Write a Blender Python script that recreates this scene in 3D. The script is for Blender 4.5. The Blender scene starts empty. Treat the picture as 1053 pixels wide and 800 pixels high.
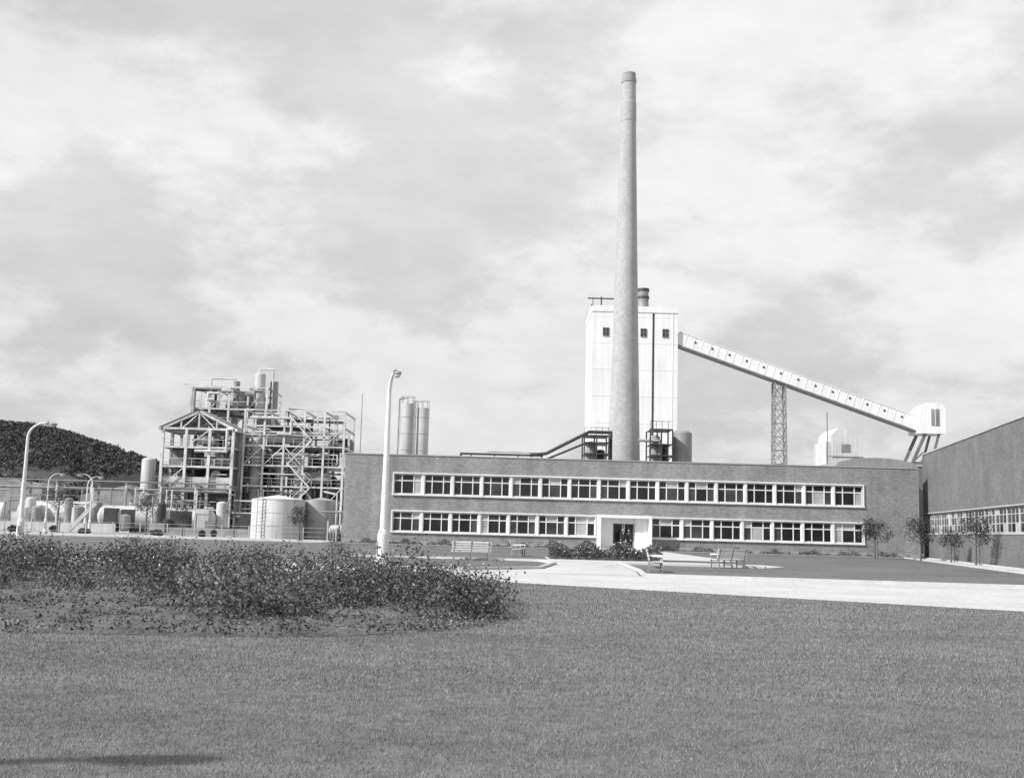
import bpy, math, random
import numpy as np
from mathutils import Vector, Matrix
random.seed(7); rng=np.random.default_rng(7)
scene=bpy.context.scene
COL=scene.collection

# ------------------------------------------------------------------ materials
def new_mat(name):
    m=bpy.data.materials.new(name); m.use_nodes=True
    nt=m.node_tree; b=nt.nodes['Principled BSDF']
    return m,nt,b
def node(nt,t,**k):
    n=nt.nodes.new(t)
    for a,v in k.items(): setattr(n,a,v)
    return n
def mth(nt,op,a,b=None,c=None):
    n=node(nt,'ShaderNodeMath',operation=op)
    for i,v in enumerate((a,b,c)):
        if v is None: continue
        if isinstance(v,(int,float)): n.inputs[i].default_value=v
        else: nt.links.new(v,n.inputs[i])
    return n.outputs[0]
def noise(nt,vec,scale,detail=4,rough=.55):
    n=node(nt,'ShaderNodeTexNoise'); n.inputs['Scale'].default_value=scale
    n.inputs['Detail'].default_value=detail; n.inputs['Roughness'].default_value=rough
    if vec is not None: nt.links.new(vec,n.inputs['Vector'])
    return n.outputs['Fac']
def stretch(nt,vec,s,loc=(0,0,0)):
    n=node(nt,'ShaderNodeMapping'); n.inputs['Scale'].default_value=s; n.inputs['Location'].default_value=loc
    nt.links.new(vec,n.inputs['Vector']); return n.outputs[0]
def rng_map(nt,fac,lo,hi,a=.3,b=.7,smooth=False):
    n=node(nt,'ShaderNodeMapRange'); nt.links.new(fac,n.inputs[0])
    if smooth: n.interpolation_type='SMOOTHSTEP'
    n.inputs[1].default_value=a;n.inputs[2].default_value=b
    n.inputs[3].default_value=lo;n.inputs[4].default_value=hi
    return n.outputs[0]
def grey(name,v,var=.15,scale=1.0,rough=.7,metal=0,streak=0,bump=0,fine=0):
    m,nt,b=new_mat(name); tc=node(nt,'ShaderNodeTexCoord').outputs['Object']
    f=rng_map(nt,noise(nt,tc,scale,6,.6),1-var,1+var)
    if streak:
        f=mth(nt,'MULTIPLY',f,rng_map(nt,noise(nt,stretch(nt,tc,(1.6,1.6,.07)),1.2,5,.65),1-streak,1+streak*.4))
    if fine: f=mth(nt,'MULTIPLY',f,rng_map(nt,noise(nt,tc,scale*14,3,.7),1-fine,1+fine))
    v_=mth(nt,'MULTIPLY',f,v); nt.links.new(v_,b.inputs['Base Color'])
    b.inputs['Roughness'].default_value=rough; b.inputs['Metallic'].default_value=metal
    if bump:
        bn=node(nt,'ShaderNodeBump'); bn.inputs['Strength'].default_value=bump
        bn.inputs['Distance'].default_value=.05
        nt.links.new(noise(nt,tc,scale*10,4,.6),bn.inputs['Height']); nt.links.new(bn.outputs[0],b.inputs['Normal'])
    return m
def brick(name,v,bw=.23,bh=.078,var=.16,streak=.18,mort=1.5,round_x=None,con=.25):
    m,nt,b=new_mat(name); tc=node(nt,'ShaderNodeTexCoord').outputs['Object']
    s=node(nt,'ShaderNodeSeparateXYZ'); nt.links.new(tc,s.inputs[0])
    if round_x is None: hx=mth(nt,'ADD',s.outputs[0],s.outputs[1])
    else:
        hx=mth(nt,'MULTIPLY',mth(nt,'ARCTAN2',mth(nt,'SUBTRACT',s.outputs[1],round_x[1]),mth(nt,'SUBTRACT',s.outputs[0],round_x[0])),2.0)
    c=node(nt,'ShaderNodeCombineXYZ'); nt.links.new(hx,c.inputs[0]); nt.links.new(s.outputs[2],c.inputs[1])
    t=node(nt,'ShaderNodeTexBrick'); nt.links.new(c.outputs[0],t.inputs['Vector'])
    t.inputs['Scale'].default_value=1; t.inputs['Brick Width'].default_value=bw; t.inputs['Row Height'].default_value=bh
    t.inputs['Mortar Size'].default_value=.006; t.inputs['Bias'].default_value=0
    t.inputs['Color1'].default_value=(1-con,)*3+(1,); t.inputs['Color2'].default_value=(1+con*.8,)*3+(1,); t.inputs['Mortar'].default_value=(mort,)*3+(1,)
    f=mth(nt,'MULTIPLY',t.outputs['Color'],rng_map(nt,noise(nt,tc,.35,6,.65),1-var,1+var))
    f=mth(nt,'MULTIPLY',f,rng_map(nt,noise(nt,stretch(nt,tc,(1.3,1.3,.1)),.6,5,.6),1-streak,1+streak))
    f=mth(nt,'MULTIPLY',f,rng_map(nt,noise(nt,stretch(nt,tc,(1,1,7)),1.5,3,.7),1-con*.4,1+con*.4))
    nt.links.new(mth(nt,'MULTIPLY',f,v),b.inputs['Base Color']); b.inputs['Roughness'].default_value=.85
    return m
def leafmat(name,lo,hi,trans=.25,patch=.0,mid=.25):
    m,nt,b=new_mat(name); nt.nodes.remove(b); b=node(nt,'ShaderNodeBsdfDiffuse'); g=node(nt,'ShaderNodeNewGeometry')
    tc=node(nt,'ShaderNodeTexCoord').outputs['Object']
    f=rng_map(nt,g.outputs['Random Per Island'],lo,hi,0,1)
    f=mth(nt,'MULTIPLY',f,rng_map(nt,noise(nt,tc,.9,4,.6),1-mid,1+mid))
    if patch: f=mth(nt,'MULTIPLY',f,rng_map(nt,noise(nt,stretch(nt,tc,(.5,1,1)),.35,5,.7),1-patch,1+patch,.35,.65))
    nt.links.new(f,b.inputs[0]); out=b.outputs[0]
    if trans:
        t=node(nt,'ShaderNodeBsdfTranslucent'); nt.links.new(f,t.inputs[0])
        mx=node(nt,'ShaderNodeMixShader'); mx.inputs[0].default_value=trans
        nt.links.new(b.outputs[0],mx.inputs[1]); nt.links.new(t.outputs[0],mx.inputs[2]); out=mx.outputs[0]
    nt.links.new(out,nt.nodes['Material Output'].inputs[0])
    return m

WHITE=grey('white_paint',.8,.08,.7,.5,streak=.12)
WHITEC=grey('white_render',.84,.05,.25,.8,streak=.12)
STEEL=grey('galvanised_steel',.62,.3,.9,.5,streak=.2)
GREYP=grey('grey_paint',.28,.3,.8,.5,streak=.2)
DARK=grey('dark_steel',.05,.4,1,.5)
CONC=grey('concrete',.48,.14,.5,.9,streak=.15,fine=.1)
TANK=grey('tank_paint',.56,.12,.4,.5,streak=.25)
TANKD=grey('tank_grey',.38,.12,.4,.5,streak=.3)
LAMPC=grey('lamp_concrete',.74,.08,2,.8,fine=.1)
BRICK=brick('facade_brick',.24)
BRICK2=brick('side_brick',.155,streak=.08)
BRICKC=brick('chimney_brick',.42,.3,.2,.08,.1,1.1,round_x=(15.1,146),con=.12)
ROOF=grey('roof_felt',.12,.2,.5,.9)
PAVE=grey('path_concrete',.52,.14,.3,.9,fine=.16,bump=.2)
KERB=grey('kerb_stone',.55,.12,2,.9,fine=.1)
GRAV=grey('gravel',.3,.25,.2,.95,fine=.3)
WOOD=grey('bench_wood',.78,.12,6,.6)
SUIT=grey('dark_suit',.03,.3,6,.8)
SKIN=grey('skin',.38,.08,10,.6)
HAIR=grey('hair',.03,.2,20,.6)
SOIL=grey('soil',.11,.4,.9,.95,fine=.4,bump=.8)
BARK=grey('bark',.12,.3,8,.9)
LEAF=leafmat('leaves',.05,.2,.15)
LEAFB=leafmat('bed_leaves',.04,.24,.12,.3)
LEAFD=leafmat('distant_leaves',.04,.13,0,.3)
FLOWER=grey('petals',.75,.1,5,.6)
BLADE=leafmat('grass_blades',.165,.31,0,.2,.12)
GL=[grey('glass_dark',.015,.6,.6,.12),grey('glass_mid',.05,.6,.6,.15),grey('glass_blind',.4,.3,.6,.4)]
m,nt,b=new_mat('grass_ground'); tc=node(nt,'ShaderNodeTexCoord').outputs['Object']
f=rng_map(nt,noise(nt,stretch(nt,tc,(.5,1,1)),.25,7,.7),.78,1.22,.35,.65)
f=mth(nt,'MULTIPLY',f,rng_map(nt,noise(nt,tc,3,5,.75),.6,1.4))
f=mth(nt,'MULTIPLY',f,rng_map(nt,noise(nt,tc,40,3,.75),.65,1.35))
nt.links.new(mth(nt,'MULTIPLY',f,.13),b.inputs['Base Color']); b.inputs['Roughness'].default_value=.95
GRASS=m

# ------------------------------------------------------------------ mesh builder
def empty(name,loc=(0,0,0)):
    o=bpy.data.objects.new(name,None); o.location=loc; COL.objects.link(o); o.empty_display_size=.5; return o
class M:
    def __init__(s,T=None): s.v=[];s.f=[];s.m=[];s.s=[];s.T=T
    def add(s,vs,fs,mi=0,sm=False):
        o=len(s.v)
        if s.T is not None: vs=[tuple(s.T@Vector(p)) for p in vs]
        s.v+= [tuple(p) for p in vs]
        for f in fs: s.f.append([o+i for i in f]); s.m.append(mi); s.s.append(sm)
    def box(s,x0,x1,y0,y1,z0,z1,mi=0):
        s.add([(x0,y0,z0),(x1,y0,z0),(x1,y1,z0),(x0,y1,z0),(x0,y0,z1),(x1,y0,z1),(x1,y1,z1),(x0,y1,z1)],
          [(3,2,1,0),(4,5,6,7),(0,1,5,4),(1,2,6,5),(2,3,7,6),(3,0,4,7)],mi)
    def beam(s,p,q,w,mi=0,h=None):
        h=h or w; p=Vector(p);q=Vector(q);d=(q-p)
        if d.length<1e-6: return
        d.normalize(); a=Vector((0,0,1)) if abs(d.z)<.95 else Vector((0,1,0))
        x=d.cross(a).normalized()*w/2; y=x.cross(d).normalized()*h/2
        s.add([p-x-y,p+x-y,p+x+y,p-x+y,q-x-y,q+x-y,q+x+y,q-x+y],
          [(3,2,1,0),(4,5,6,7),(0,1,5,4),(1,2,6,5),(2,3,7,6),(3,0,4,7)],mi)
    def cyl(s,p,q,r0,r1=None,mi=0,n=16,caps=True):
        r1=r0 if r1 is None else r1
        p=Vector(p);q=Vector(q);d=(q-p)
        if d.length<1e-5: return
        d.normalize(); a=Vector((0,0,1)) if abs(d.z)<.95 else Vector((1,0,0))
        x=d.cross(a).normalized(); y=d.cross(x)
        ring=lambda c,r:[c+(x*math.cos(t*2*math.pi/n)+y*math.sin(t*2*math.pi/n))*r for t in range(n)]
        s.add(ring(p,r0)+ring(q,r1),[(i,(i+1)%n,n+(i+1)%n,n+i) for i in range(n)],mi,True)
        if caps:
            s.add(ring(p,r0),[tuple(range(n))[::-1]],mi); s.add(ring(q,r1),[tuple(range(n))],mi)
    def pipe(s,pts,r,mi=0,n=8):
        for a,b_ in zip(pts[:-1],pts[1:]): s.cyl(a,b_,r,r,mi,n)
        for p in pts[1:-1]: s.ball(p,r*1.02,mi,n)
    def ball(s,c,r,mi=0,n=10,sc=(1,1,1)):
        vs=[];fs=[];k=max(4,n//2)
        for i in range(k+1):
            t=math.pi*i/k
            for j in range(n):
                a=2*math.pi*j/n
                vs.append((c[0]+r*sc[0]*math.sin(t)*math.cos(a),c[1]+r*sc[1]*math.sin(t)*math.sin(a),c[2]+r*sc[2]*math.cos(t)))
        for i in range(k):
            for j in range(n): fs.append((i*n+j,(i+1)*n+j,(i+1)*n+(j+1)%n,i*n+(j+1)%n))
        s.add(vs,fs,mi,True)
    def drum(s,x0,x1,y,z,r,mi=0,n=20):
        prof=[(x0-r*.45,.02),(x0-r*.38,.45*r),(x0-r*.2,.8*r),(x0,r),(x1,r),(x1+r*.2,.8*r),(x1+r*.38,.45*r),(x1+r*.45,.02)]
        for (a,ra),(b_,rb) in zip(prof[:-1],prof[1:]): s.cyl((a,y,z),(b_,y,z),ra,rb,mi,n,False)
    def vessel(s,x,y,z0,z1,r,mi=0,n=16):
        prof=[(z0,r*.6),(z0+r*.3,r),(z1-r*.35,r),(z1-r*.12,r*.7),(z1,.03)]
        for (a,ra),(b_,rb) in zip(prof[:-1],prof[1:]): s.cyl((x,y,a),(x,y,b_),ra,rb,mi,n,False)
    def prism(s,poly,y0,y1,mi=0):
        n=len(poly); vs=[(a,y0,b_) for a,b_ in poly]+[(a,y1,b_) for a,b_ in poly]
        s.add(vs,[tuple(range(n)),tuple(range(n,2*n))[::-1]]+[(i,n+i,n+(i+1)%n,(i+1)%n) for i in range(n)],mi)
    def sheet(s,poly,z,mi=0):
        s.add([(a,b_,z) for a,b_ in poly],[tuple(range(len(poly)))],mi)
    def build(s,name,mats,parent=None):
        me=bpy.data.meshes.new(name); me.from_pydata(s.v,[],s.f)
        for m_ in mats: me.materials.append(m_)
        me.polygons.foreach_set('material_index',s.m); me.polygons.foreach_set('use_smooth',s.s)
        me.update(); o=bpy.data.objects.new(name,me); COL.objects.link(o)
        if parent: o.parent=parent
        return o
def np_mesh(name,V,k,mats,parent=None):
    n=len(V)//k; me=bpy.data.meshes.new(name)
    me.vertices.add(len(V)); me.vertices.foreach_set('co',V.astype(np.float32).ravel())
    me.loops.add(n*k); me.loops.foreach_set('vertex_index',np.arange(n*k,dtype=np.int32))
    me.polygons.add(n); me.polygons.foreach_set('loop_start',np.arange(0,n*k,k,dtype=np.int32))
    try: me.polygons.foreach_set('loop_total',np.full(n,k,dtype=np.int32))
    except Exception: pass
    for m_ in mats: me.materials.append(m_)
    me.update(calc_edges=True); me.validate()
    o=bpy.data.objects.new(name,me); COL.objects.link(o)
    if parent: o.parent=parent
    return o
def leaf_quads(P,size,upbias=.5):
    n=len(P); d=rng.normal(size=(n,3)); d/=np.linalg.norm(d,axis=1)[:,None]
    nn=rng.normal(size=(n,3)); nn[:,2]+=upbias*2; u=np.cross(d,nn); u/=np.linalg.norm(u,axis=1)[:,None]+1e-9
    s_=(size*rng.uniform(.6,1.3,n))[:,None]
    V=np.stack([P-d*s_*.5,P+u*s_*.3,P+d*s_*.5,P-u*s_*.3],1)
    return V.reshape(-1,3)
def in_poly(x,y,poly):
    r=np.zeros(len(x),bool); n=len(poly); j=n-1
    for i in range(n):
        xi,yi=poly[i];xj,yj=poly[j]
        c=((yi>y)!=(yj>y))&(x<(xj-xi)*(y-yi)/(yj-yi+1e-12)+xi); r^=c; j=i
    return r
def smooth_poly(p,it=2):
    for _ in range(it):
        q=[]
        for i in range(len(p)):
            a=p[i];b_=p[(i+1)%len(p)]
            q+=[(a[0]*.75+b_[0]*.25,a[1]*.75+b_[1]*.25),(a[0]*.25+b_[0]*.75,a[1]*.25+b_[1]*.75)]
        p=q
    return p

# ------------------------------------------------------------------ ground, roads
g=M(); g.add([(-3000,-500,0),(3000,-500,0),(3000,5000,0),(-3000,5000,0)],[(0,1,2,3)]); g.build('ground',[GRASS])
road_near=[(-70,37.5),(-12,37.5),(-5,36.6),(-1,34.3),(4,31.2),(12,26.3),(24,18.5),(34,12)]
road_far=[(50,36),(30,38.6),(18.2,39.9),(9,40.6),(4.9,41.2),(-1.5,42.3),(-12,42.8),(-70,43)]
ROADP=road_near+road_far
r=M(); r.sheet(ROADP,.006); r.build('road',[PAVE])
r=M(); r.sheet([(-1.5,42.2),(4.9,41.1),(5.3,46),(5.5,56),(5.4,58),(1.7,58),(2.4,53),(1.5,46)],.010)
r.sheet([(-8,57),(13,55.5),(14.5,58),(14,61),(8.8,62),(8.8,66.5),(2.2,66.5),(2.2,61),(-8,60)],.014)
r.sheet([(6.5,66.4),(14,66.4),(13.6,98),(7.6,98)],.018)
r.build('entrance_path',[PAVE])
r=M(); r.sheet([(-14.8,97.2),(36.2,97.2),(36.2,98.9),(-14.8,98.9)],.022); r.build('building_apron',[PAVE])
r=M(); r.sheet([(24.5,45),(26.3,45),(36.6,97),(34.9,97)],.010); r.build('side_path',[PAVE])
r=M(); r.sheet([(-120,96),(-16.5,96),(-16.5,104),(-120,104)],.006); r.build('works_road',[PAVE])
r=M(); r.sheet([(-160,112),(-16,112),(60,118),(120,118),(120,260),(-160,260)],.006); r.build('gravel_yard',[GRAV])
k=M()
def kerb(pts,w=.15,h=.11):
    for a,b_ in zip(pts[:-1],pts[1:]): k.beam((a[0],a[1],h/2-.02),(b_[0],b_[1],h/2-.02),w,0,h+.04)
kerb([(50,36.05),(30,38.65),(18.2,39.95),(9,40.65),(5.1,41.25),(5.45,46),(5.65,55.9),(12.9,55.3)])
kerb([(-70,43.05),(-12,42.85),(-1.7,42.35),(1.35,46),(2.25,53),(1.6,56.9),(-8,56.9)])
kerb([(-120,104.1),(-16.5,104.1)]); kerb([(-120,95.9),(-16.5,95.9)]); kerb([(26.45,45),(36.75,97)]); kerb([(24.35,45),(34.75,97)])
k.build('kerb',[KERB])

# ------------------------------------------------------------------ grass blades (foreground lawn)
BED=smooth_poly([(-28,19.5),(-14,15.9),(-7,15.3),(-3.1,15.6),(-1.1,16.9),(.2,19.3),(.2,22),(-.7,26.5),(-2.4,31),(-6,34),(-12,35.5),(-20,35),(-28,33)],2)
BP=np.array(BED)
def edge_dist(x,y):
    d=np.full(len(x),1e9)
    for i in range(len(BP)):
        a=BP[i];b_=BP[(i+1)%len(BP)];ab=b_-a;t=np.clip(((x-a[0])*ab[0]+(y-a[1])*ab[1])/(ab@ab),0,1)
        d=np.minimum(d,np.hypot(x-a[0]-t*ab[0],y-a[1]-t*ab[1]))
    return d
def blades(y0,y1,dens,h,w):
    area=(y1-y0)*(y0+y1)/2*1.24+ (y1-y0)*4; n=int(area*dens)
    y=rng.uniform(y0,y1,n*2); x=rng.uniform(-.62*y1-2,.62*y1+2,n*2); kk=np.abs(x)<.62*y+2
    x=x[kk][:n];y=y[kk][:n]
    ragged=.25+.3*np.sin(x*2.3)*np.sin(x*.9+1)+rng.random(len(x))*.25
    inb=in_poly(x,y,BED)&(edge_dist(x,y)>ragged)
    c=~inb&~in_poly(x,y,ROADP)&(y<40)
    xs=np.array([p[0] for p in road_near]);ys=np.array([p[1] for p in road_near]); c&=y<np.interp(x,xs,ys)-.03
    x=x[c];y=y[c];n=len(x)
    a=rng.uniform(0,2*np.pi,n); hh=h*rng.uniform(.5,1.25,n); ln=hh*rng.uniform(.1,.9,n); b2=rng.uniform(0,2*np.pi,n)
    P=np.stack([x,y,np.full(n,-.003)],1); W=np.stack([np.cos(a),np.sin(a),0*a],1)*(w*rng.uniform(.6,1.3,n))[:,None]/2
    T=P+np.stack([np.cos(b2)*ln,np.sin(b2)*ln,hh],1)
    return np.stack([P-W,P+W,T],1).reshape(-1,3)
V=np.concatenate([blades(4.5,11,2300,.027,.006),blades(11,19,1000,.033,.010),blades(19,38,330,.038,.018)])
np_mesh('lawn_grass',V,3,[BLADE])

# ------------------------------------------------------------------ flower bed
bed=empty('flower_bed')
gx=np.arange(-28,1.2,.2); gy=np.arange(15,36.5,.2)
gm=M(); X_,Y_=np.meshgrid(gx,gy); ins=in_poly(X_.ravel(),Y_.ravel(),BED).reshape(X_.shape)
ED=edge_dist(X_.ravel(),Y_.ravel()).reshape(X_.shape)
Zs=np.clip((ED-.25)/1.2,0,1)*(.07+.03*rng.normal(size=X_.shape))
nx=len(gx)
vs=[(gx[i],gy[j],max(.006,Zs[j,i]) if ins[j,i] else .005) for j in range(len(gy)) for i in range(nx)]
fs=[(j*nx+i,j*nx+i+1,(j+1)*nx+i+1,(j+1)*nx+i) for j in range(len(gy)-1) for i in range(nx-1) if ins[j,i] and ins[j+1,i] and ins[j,i+1] and ins[j+1,i+1]]
gm.add(vs,fs,0,True); gm.build('soil',[SOIL],bed)
P=[];S=[]
def bush(x,y,R,H,n,ls):
    nc=max(5,int(9*R/.4))
    for c in range(nc):
        a=random.uniform(0,6.28); rr=R*math.sqrt(random.random())
        cx=x+rr*math.cos(a); cy=y+rr*math.sin(a); cz=H*random.uniform(.3,1)*(1-.45*(rr/R)**2)
        m_=max(3,n//nc); q=rng.normal(size=(m_,3))*np.array([.12,.12,.10 if H>.4 else .05])*(R/.4)**.6+np.array([cx,cy,cz]); q[:,2]=np.maximum(q[:,2],.02)
        P.append(q); S.append(np.full(m_,ls))
n=60000; x=rng.uniform(-28,.8,n); y=15.1+(rng.random(n)**1.1)*20; c=in_poly(x,y,BED); x=x[c];y=y[c]
cl=np.sin(x*2.1+np.sin(y*1.7)*2)*np.sin(y*2.6+np.cos(x*1.3)*2)+rng.normal(size=len(x))*.6; keep=cl>-.35; x=x[keep];y=y[keep]
x=x+rng.normal(size=len(x))*.08;y=y+rng.normal(size=len(x))*.13
P.append(np.stack([x,y,.04+np.abs(rng.normal(size=len(x)))*.05],1)); S.append(np.full(len(x),.065))
for i in range(4200):
    x=random.uniform(-28,0); y=random.uniform(15.6,35)
    if not in_poly(np.array([x]),np.array([y]),BED)[0]: continue
    pn=math.sin(x*.9+math.sin(y*.5)*2)*math.sin(y*.7+x*.3)
    right=(x>-4.4+.05*(y-20)) and y>20.2
    if right:
        if random.random()<.6: bush(x,y,random.uniform(.25,.5),random.uniform(.35,.9),110,.07)
    elif y>29.5:
        if random.random()<.3: bush(x,y,random.uniform(.35,.6),random.uniform(.45,1.05),130,.09)
    elif y>22.5:
        if random.random()<.42: bush(x,y,random.uniform(.2,.4),random.uniform(.14,.42) if pn<.25 else random.uniform(.35,.7),55,.07)
    else:
        if random.random()<.45: bush(x,y,random.uniform(.1,.28),random.uniform(.06,.2) if pn<.4 else random.uniform(.14,.36),34,.06)
def big(x,y,R,H): bush(x,y,R,H,560,.075)
for (x,y,R,H) in [(-4.3,17.9,.55,.75),(-4.9,18.5,.6,.95),(-4.1,18.6,.5,.85),(-3.5,18.6,.45,.6),(-5.4,19.4,.55,.95),(-4.4,19.4,.6,.85),(-6.0,20,.5,.7),(-1.6,21.5,.5,1.05),(-1.3,23,.5,1.05),(-2.4,23.5,.6,.95),(-.7,21.0,.45,.85),(-.4,20.0,.4,.55),(-2.8,21.4,.5,.7),(-1.2,19.6,.4,.55),(-2.2,25.5,.6,1.15),(-3.2,27,.6,1.0),(-3.6,24.6,.6,.9),(-15,34,.7,1.4),(-14.6,33,.6,1.2),(-10.5,34,.6,1.35),(-11.2,33.5,.6,1.1),(-7.9,33,.6,1.3),(-9,30,.7,1.1),(-4.6,31,.6,1.2),(-5.2,30,.6,1.1),(-6,29,.6,1.1),(-13,31,.6,1.15),(-17,32,.7,1.2),(-8.2,26,.5,.8),(-11.5,27,.5,.85),(-9.6,24.5,.45,.6)]:
    big(x,y,R,H)
P=np.concatenate(P);S=np.concatenate(S); np_mesh('plants',leaf_quads(P,S),4,[LEAFB],bed)
sel=rng.choice(len(P),800,replace=False); F=P[sel]; F=F[(F[:,2]>.42)]+np.array([0,-.05,.06]); np_mesh('blooms',leaf_quads(F,.065),4,[FLOWER],bed)

# ------------------------------------------------------------------ planted bed before the entrance
eb=empty('entrance_flower_bed')
m_=M(); m_.box(2.6,8.5,62.2,65.6,-.02,.16); m_.build('soil',[SOIL],eb)
n=11000; q=np.stack([rng.uniform(2.4,8.7,n),rng.uniform(62.0,65.6,n),rng.random(n)*1.05],1)
hgt=.6+.22*np.sin(q[:,0]*3.1)+.15*np.sin(q[:,0]*7+q[:,1]*3)+.1; q=q[q[:,2]<np.clip(hgt,.25,1.05)]
np_mesh('plants',leaf_quads(q,.15),4,[LEAF],eb)
q=q[q[:,2]>.3]; q=q[rng.choice(len(q),160,replace=False)]+np.array([0,-.1,.05]); np_mesh('blooms',leaf_quads(q,.14),4,[FLOWER],eb)
hb=empty('building_border')
n=14000; q=np.stack([rng.uniform(-14.5,36,n),rng.uniform(98.9,99.7,n),rng.random(n)*.55],1); a=(q[:,0]<7.4)|(q[:,0]>13.4); q=q[a]
q=q[q[:,2]<.28+.16*np.sin(q[:,0]*1.9)+.1*np.sin(q[:,0]*5.3)]; np_mesh('plants',leaf_quads(q,.14),4,[LEAF],hb)

# ------------------------------------------------------------------ office building
ob=empty('office_building')
X0,X1,F0,DP,H=-15.0,37.1,100.0,14.0,8.0
w=M()
L0,L1,U0,U1=1.15,2.95,4.5,6.35; WX0,WX1=-10.5,32.1; EX0,EX1=8.0,12.8
w.box(X0,X1,F0,F0+.3,0,L0-.0); w.box(X0,X1,F0,F0+.3,L1,U0); w.box(X0,X1,F0,F0+.3,U1,H)
for a,b_ in ((L0,L1),(U0,U1)):
    w.box(X0,WX0,F0,F0+.3,a,b_); w.box(WX1,X1,F0,F0+.3,a,b_)
w.box(X0,X0+.3,F0+.3,F0+DP,0,H); w.box(X1-.3,X1,F0+.3,F0+DP,0,H); w.box(X0+.3,X1-.3,F0+DP-.3,F0+DP,0,H)
w.build('walls',[BRICK],ob)
w=M(); w.box(X0+.3,X1-.3,F0+.3,F0+DP-.3,7.5,7.7); w.build('roof',[ROOF],ob)
w=M(); w.box(X0-.06,X1+.06,F0-.06,F0+.34,H,H+.1); w.box(X0-.06,X0+.34,F0+.34,F0+DP,H,H+.1); w.box(X1-.34,X1+.06,F0+.34,F0+DP,H,H+.1)
w.box(X0-.05,X1+.05,F0-.05,F0,.0,.32); w.build('coping',[grey('coping_stone',.34,.15,1,.9)],ob)
w=M(); gl=M()
def strip(xa,xb,z0,z1,nb):
    w.box(xa-.1,xb+.1,F0-.12,F0-.002,z1,z1+.11); w.box(xa-.14,xb+.14,F0-.16,F0-.002,z0-.12,z0)
    w.box(xa-.1,xa,F0-.12,F0+.2,z0,z1); w.box(xb,xb+.1,F0-.12,F0+.2,z0,z1)
    bw=(xb-xa)/nb; zt=z0+(z1-z0)*.66
    for i in range(nb):
        a=xa+i*bw
        if i: w.box(a-.11,a+.11,F0-.03,F0+.2,z0+.002,z1-.002)
        a0=a+(.11 if i else 0); b0=a+bw-(.11 if i<nb-1 else 0)
        y0,y1=F0+.10,F0+.17
        w.box(a0,b0,y0,y1,z0,z0+.09); w.box(a0,b0,y0,y1,z1-.1,z1); w.box(a0,b0,y0-.01,y1,zt-.045,zt+.045)
        cols=[a0,a0+(b0-a0)*.29,a0+(b0-a0)*.71,b0]
        for c in cols: 
            c=min(max(c,a0+.04),b0-.04); w.box(c-.045,c+.045,y0-.014,y1+.003,z0+.09,z1-.1)
        for j in range(3):
            for (za,zb,top) in ((z0,zt,0),(zt,z1,1)):
                rr=random.random(); last=(i==nb-1)
                mi=2 if (rr<(.6 if last else (.16 if top else .05))) else (1 if rr<.4 else 0)
                gl.box(cols[j],cols[j+1],F0+.135,F0+.15,za+.001,zb-.001,mi)
strip(WX0,WX1,U0,U1,16)
strip(WX0,EX0-.15,L0,L1,7); strip(EX1+.15,WX1,L0,L1,7)
w.build('window_frames',[WHITE],ob); gl.build('window_glass',GL,ob)
w=M(); w.box(WX0,WX1,F0+1.5,F0+1.6,.1,7.4); w.box(X0+.3,X1-.3,F0+.3,F0+6,3.5,3.7); w.build('interior',[grey('interior',.2,.3,.4,.9)],ob)
p=M()
p.box(EX0,EX1,F0-1.5,F0,2.85,3.1); p.box(EX0,EX0+.25,F0-1.48,F0,0,2.85); p.box(EX1-.25,EX1,F0-1.48,F0,0,2.85)
p.box(EX0+.25,9.4,F0-.7,F0-.45,0,2.85); p.box(11.35,EX1-.25,F0-.7,F0-.45,0,2.85)
p.box(EX0-.3,EX1+.3,F0-2.2,F0-.01,-.02,.14,1); p.box(9.4,11.35,F0-.6,F0-.5,2.35,2.85,0)
p.build('entrance_porch',[WHITEC,CONC],ob)
p=M(); p.box(9.4,11.35,F0-.1,F0-.05,.14,2.35,0)
for c in (9.44,10.3,10.46,11.31): p.box(c-.04,c+.04,F0-.16,F0-.1,.14,2.35,1)
p.build('entrance_door',[GL[0],WHITE],ob)

# ------------------------------------------------------------------ side building (right)
sb=empty('brick_works_building')
A=Vector((38.7,103,0)); Bv=Vector((28.2,46,0)); d=(Bv-A); Ls=d.length; d.normalize()
nrm=Vector((-d.y,d.x,0)); 
if nrm.x<0: nrm=-nrm
T=Matrix(((d.x,nrm.x,0,A.x),(d.y,nrm.y,0,A.y),(0,0,1,0),(0,0,0,1)))
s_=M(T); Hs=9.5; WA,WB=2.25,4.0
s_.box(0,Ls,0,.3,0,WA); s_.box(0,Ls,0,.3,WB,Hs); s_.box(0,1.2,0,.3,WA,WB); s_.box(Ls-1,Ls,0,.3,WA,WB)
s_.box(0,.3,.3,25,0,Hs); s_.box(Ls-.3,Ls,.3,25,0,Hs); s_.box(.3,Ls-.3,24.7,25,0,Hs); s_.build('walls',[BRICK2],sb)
s_=M(T); s_.box(-.05,Ls+.05,-.07,.35,Hs,Hs+.12); s_.box(0,Ls,-.05,0,WA-.12,WA,0); s_.box(0,Ls,-.04,0,WB,WB+.09,0); s_.build('coping',[CONC],sb)
s_=M(T); s_.box(.3,Ls-.3,.35,24.7,9.0,9.2); s_.build('roof',[ROOF],sb)
s_=M(T); gg=M(T); nb=18; bw=(Ls-2.2)/nb
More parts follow.
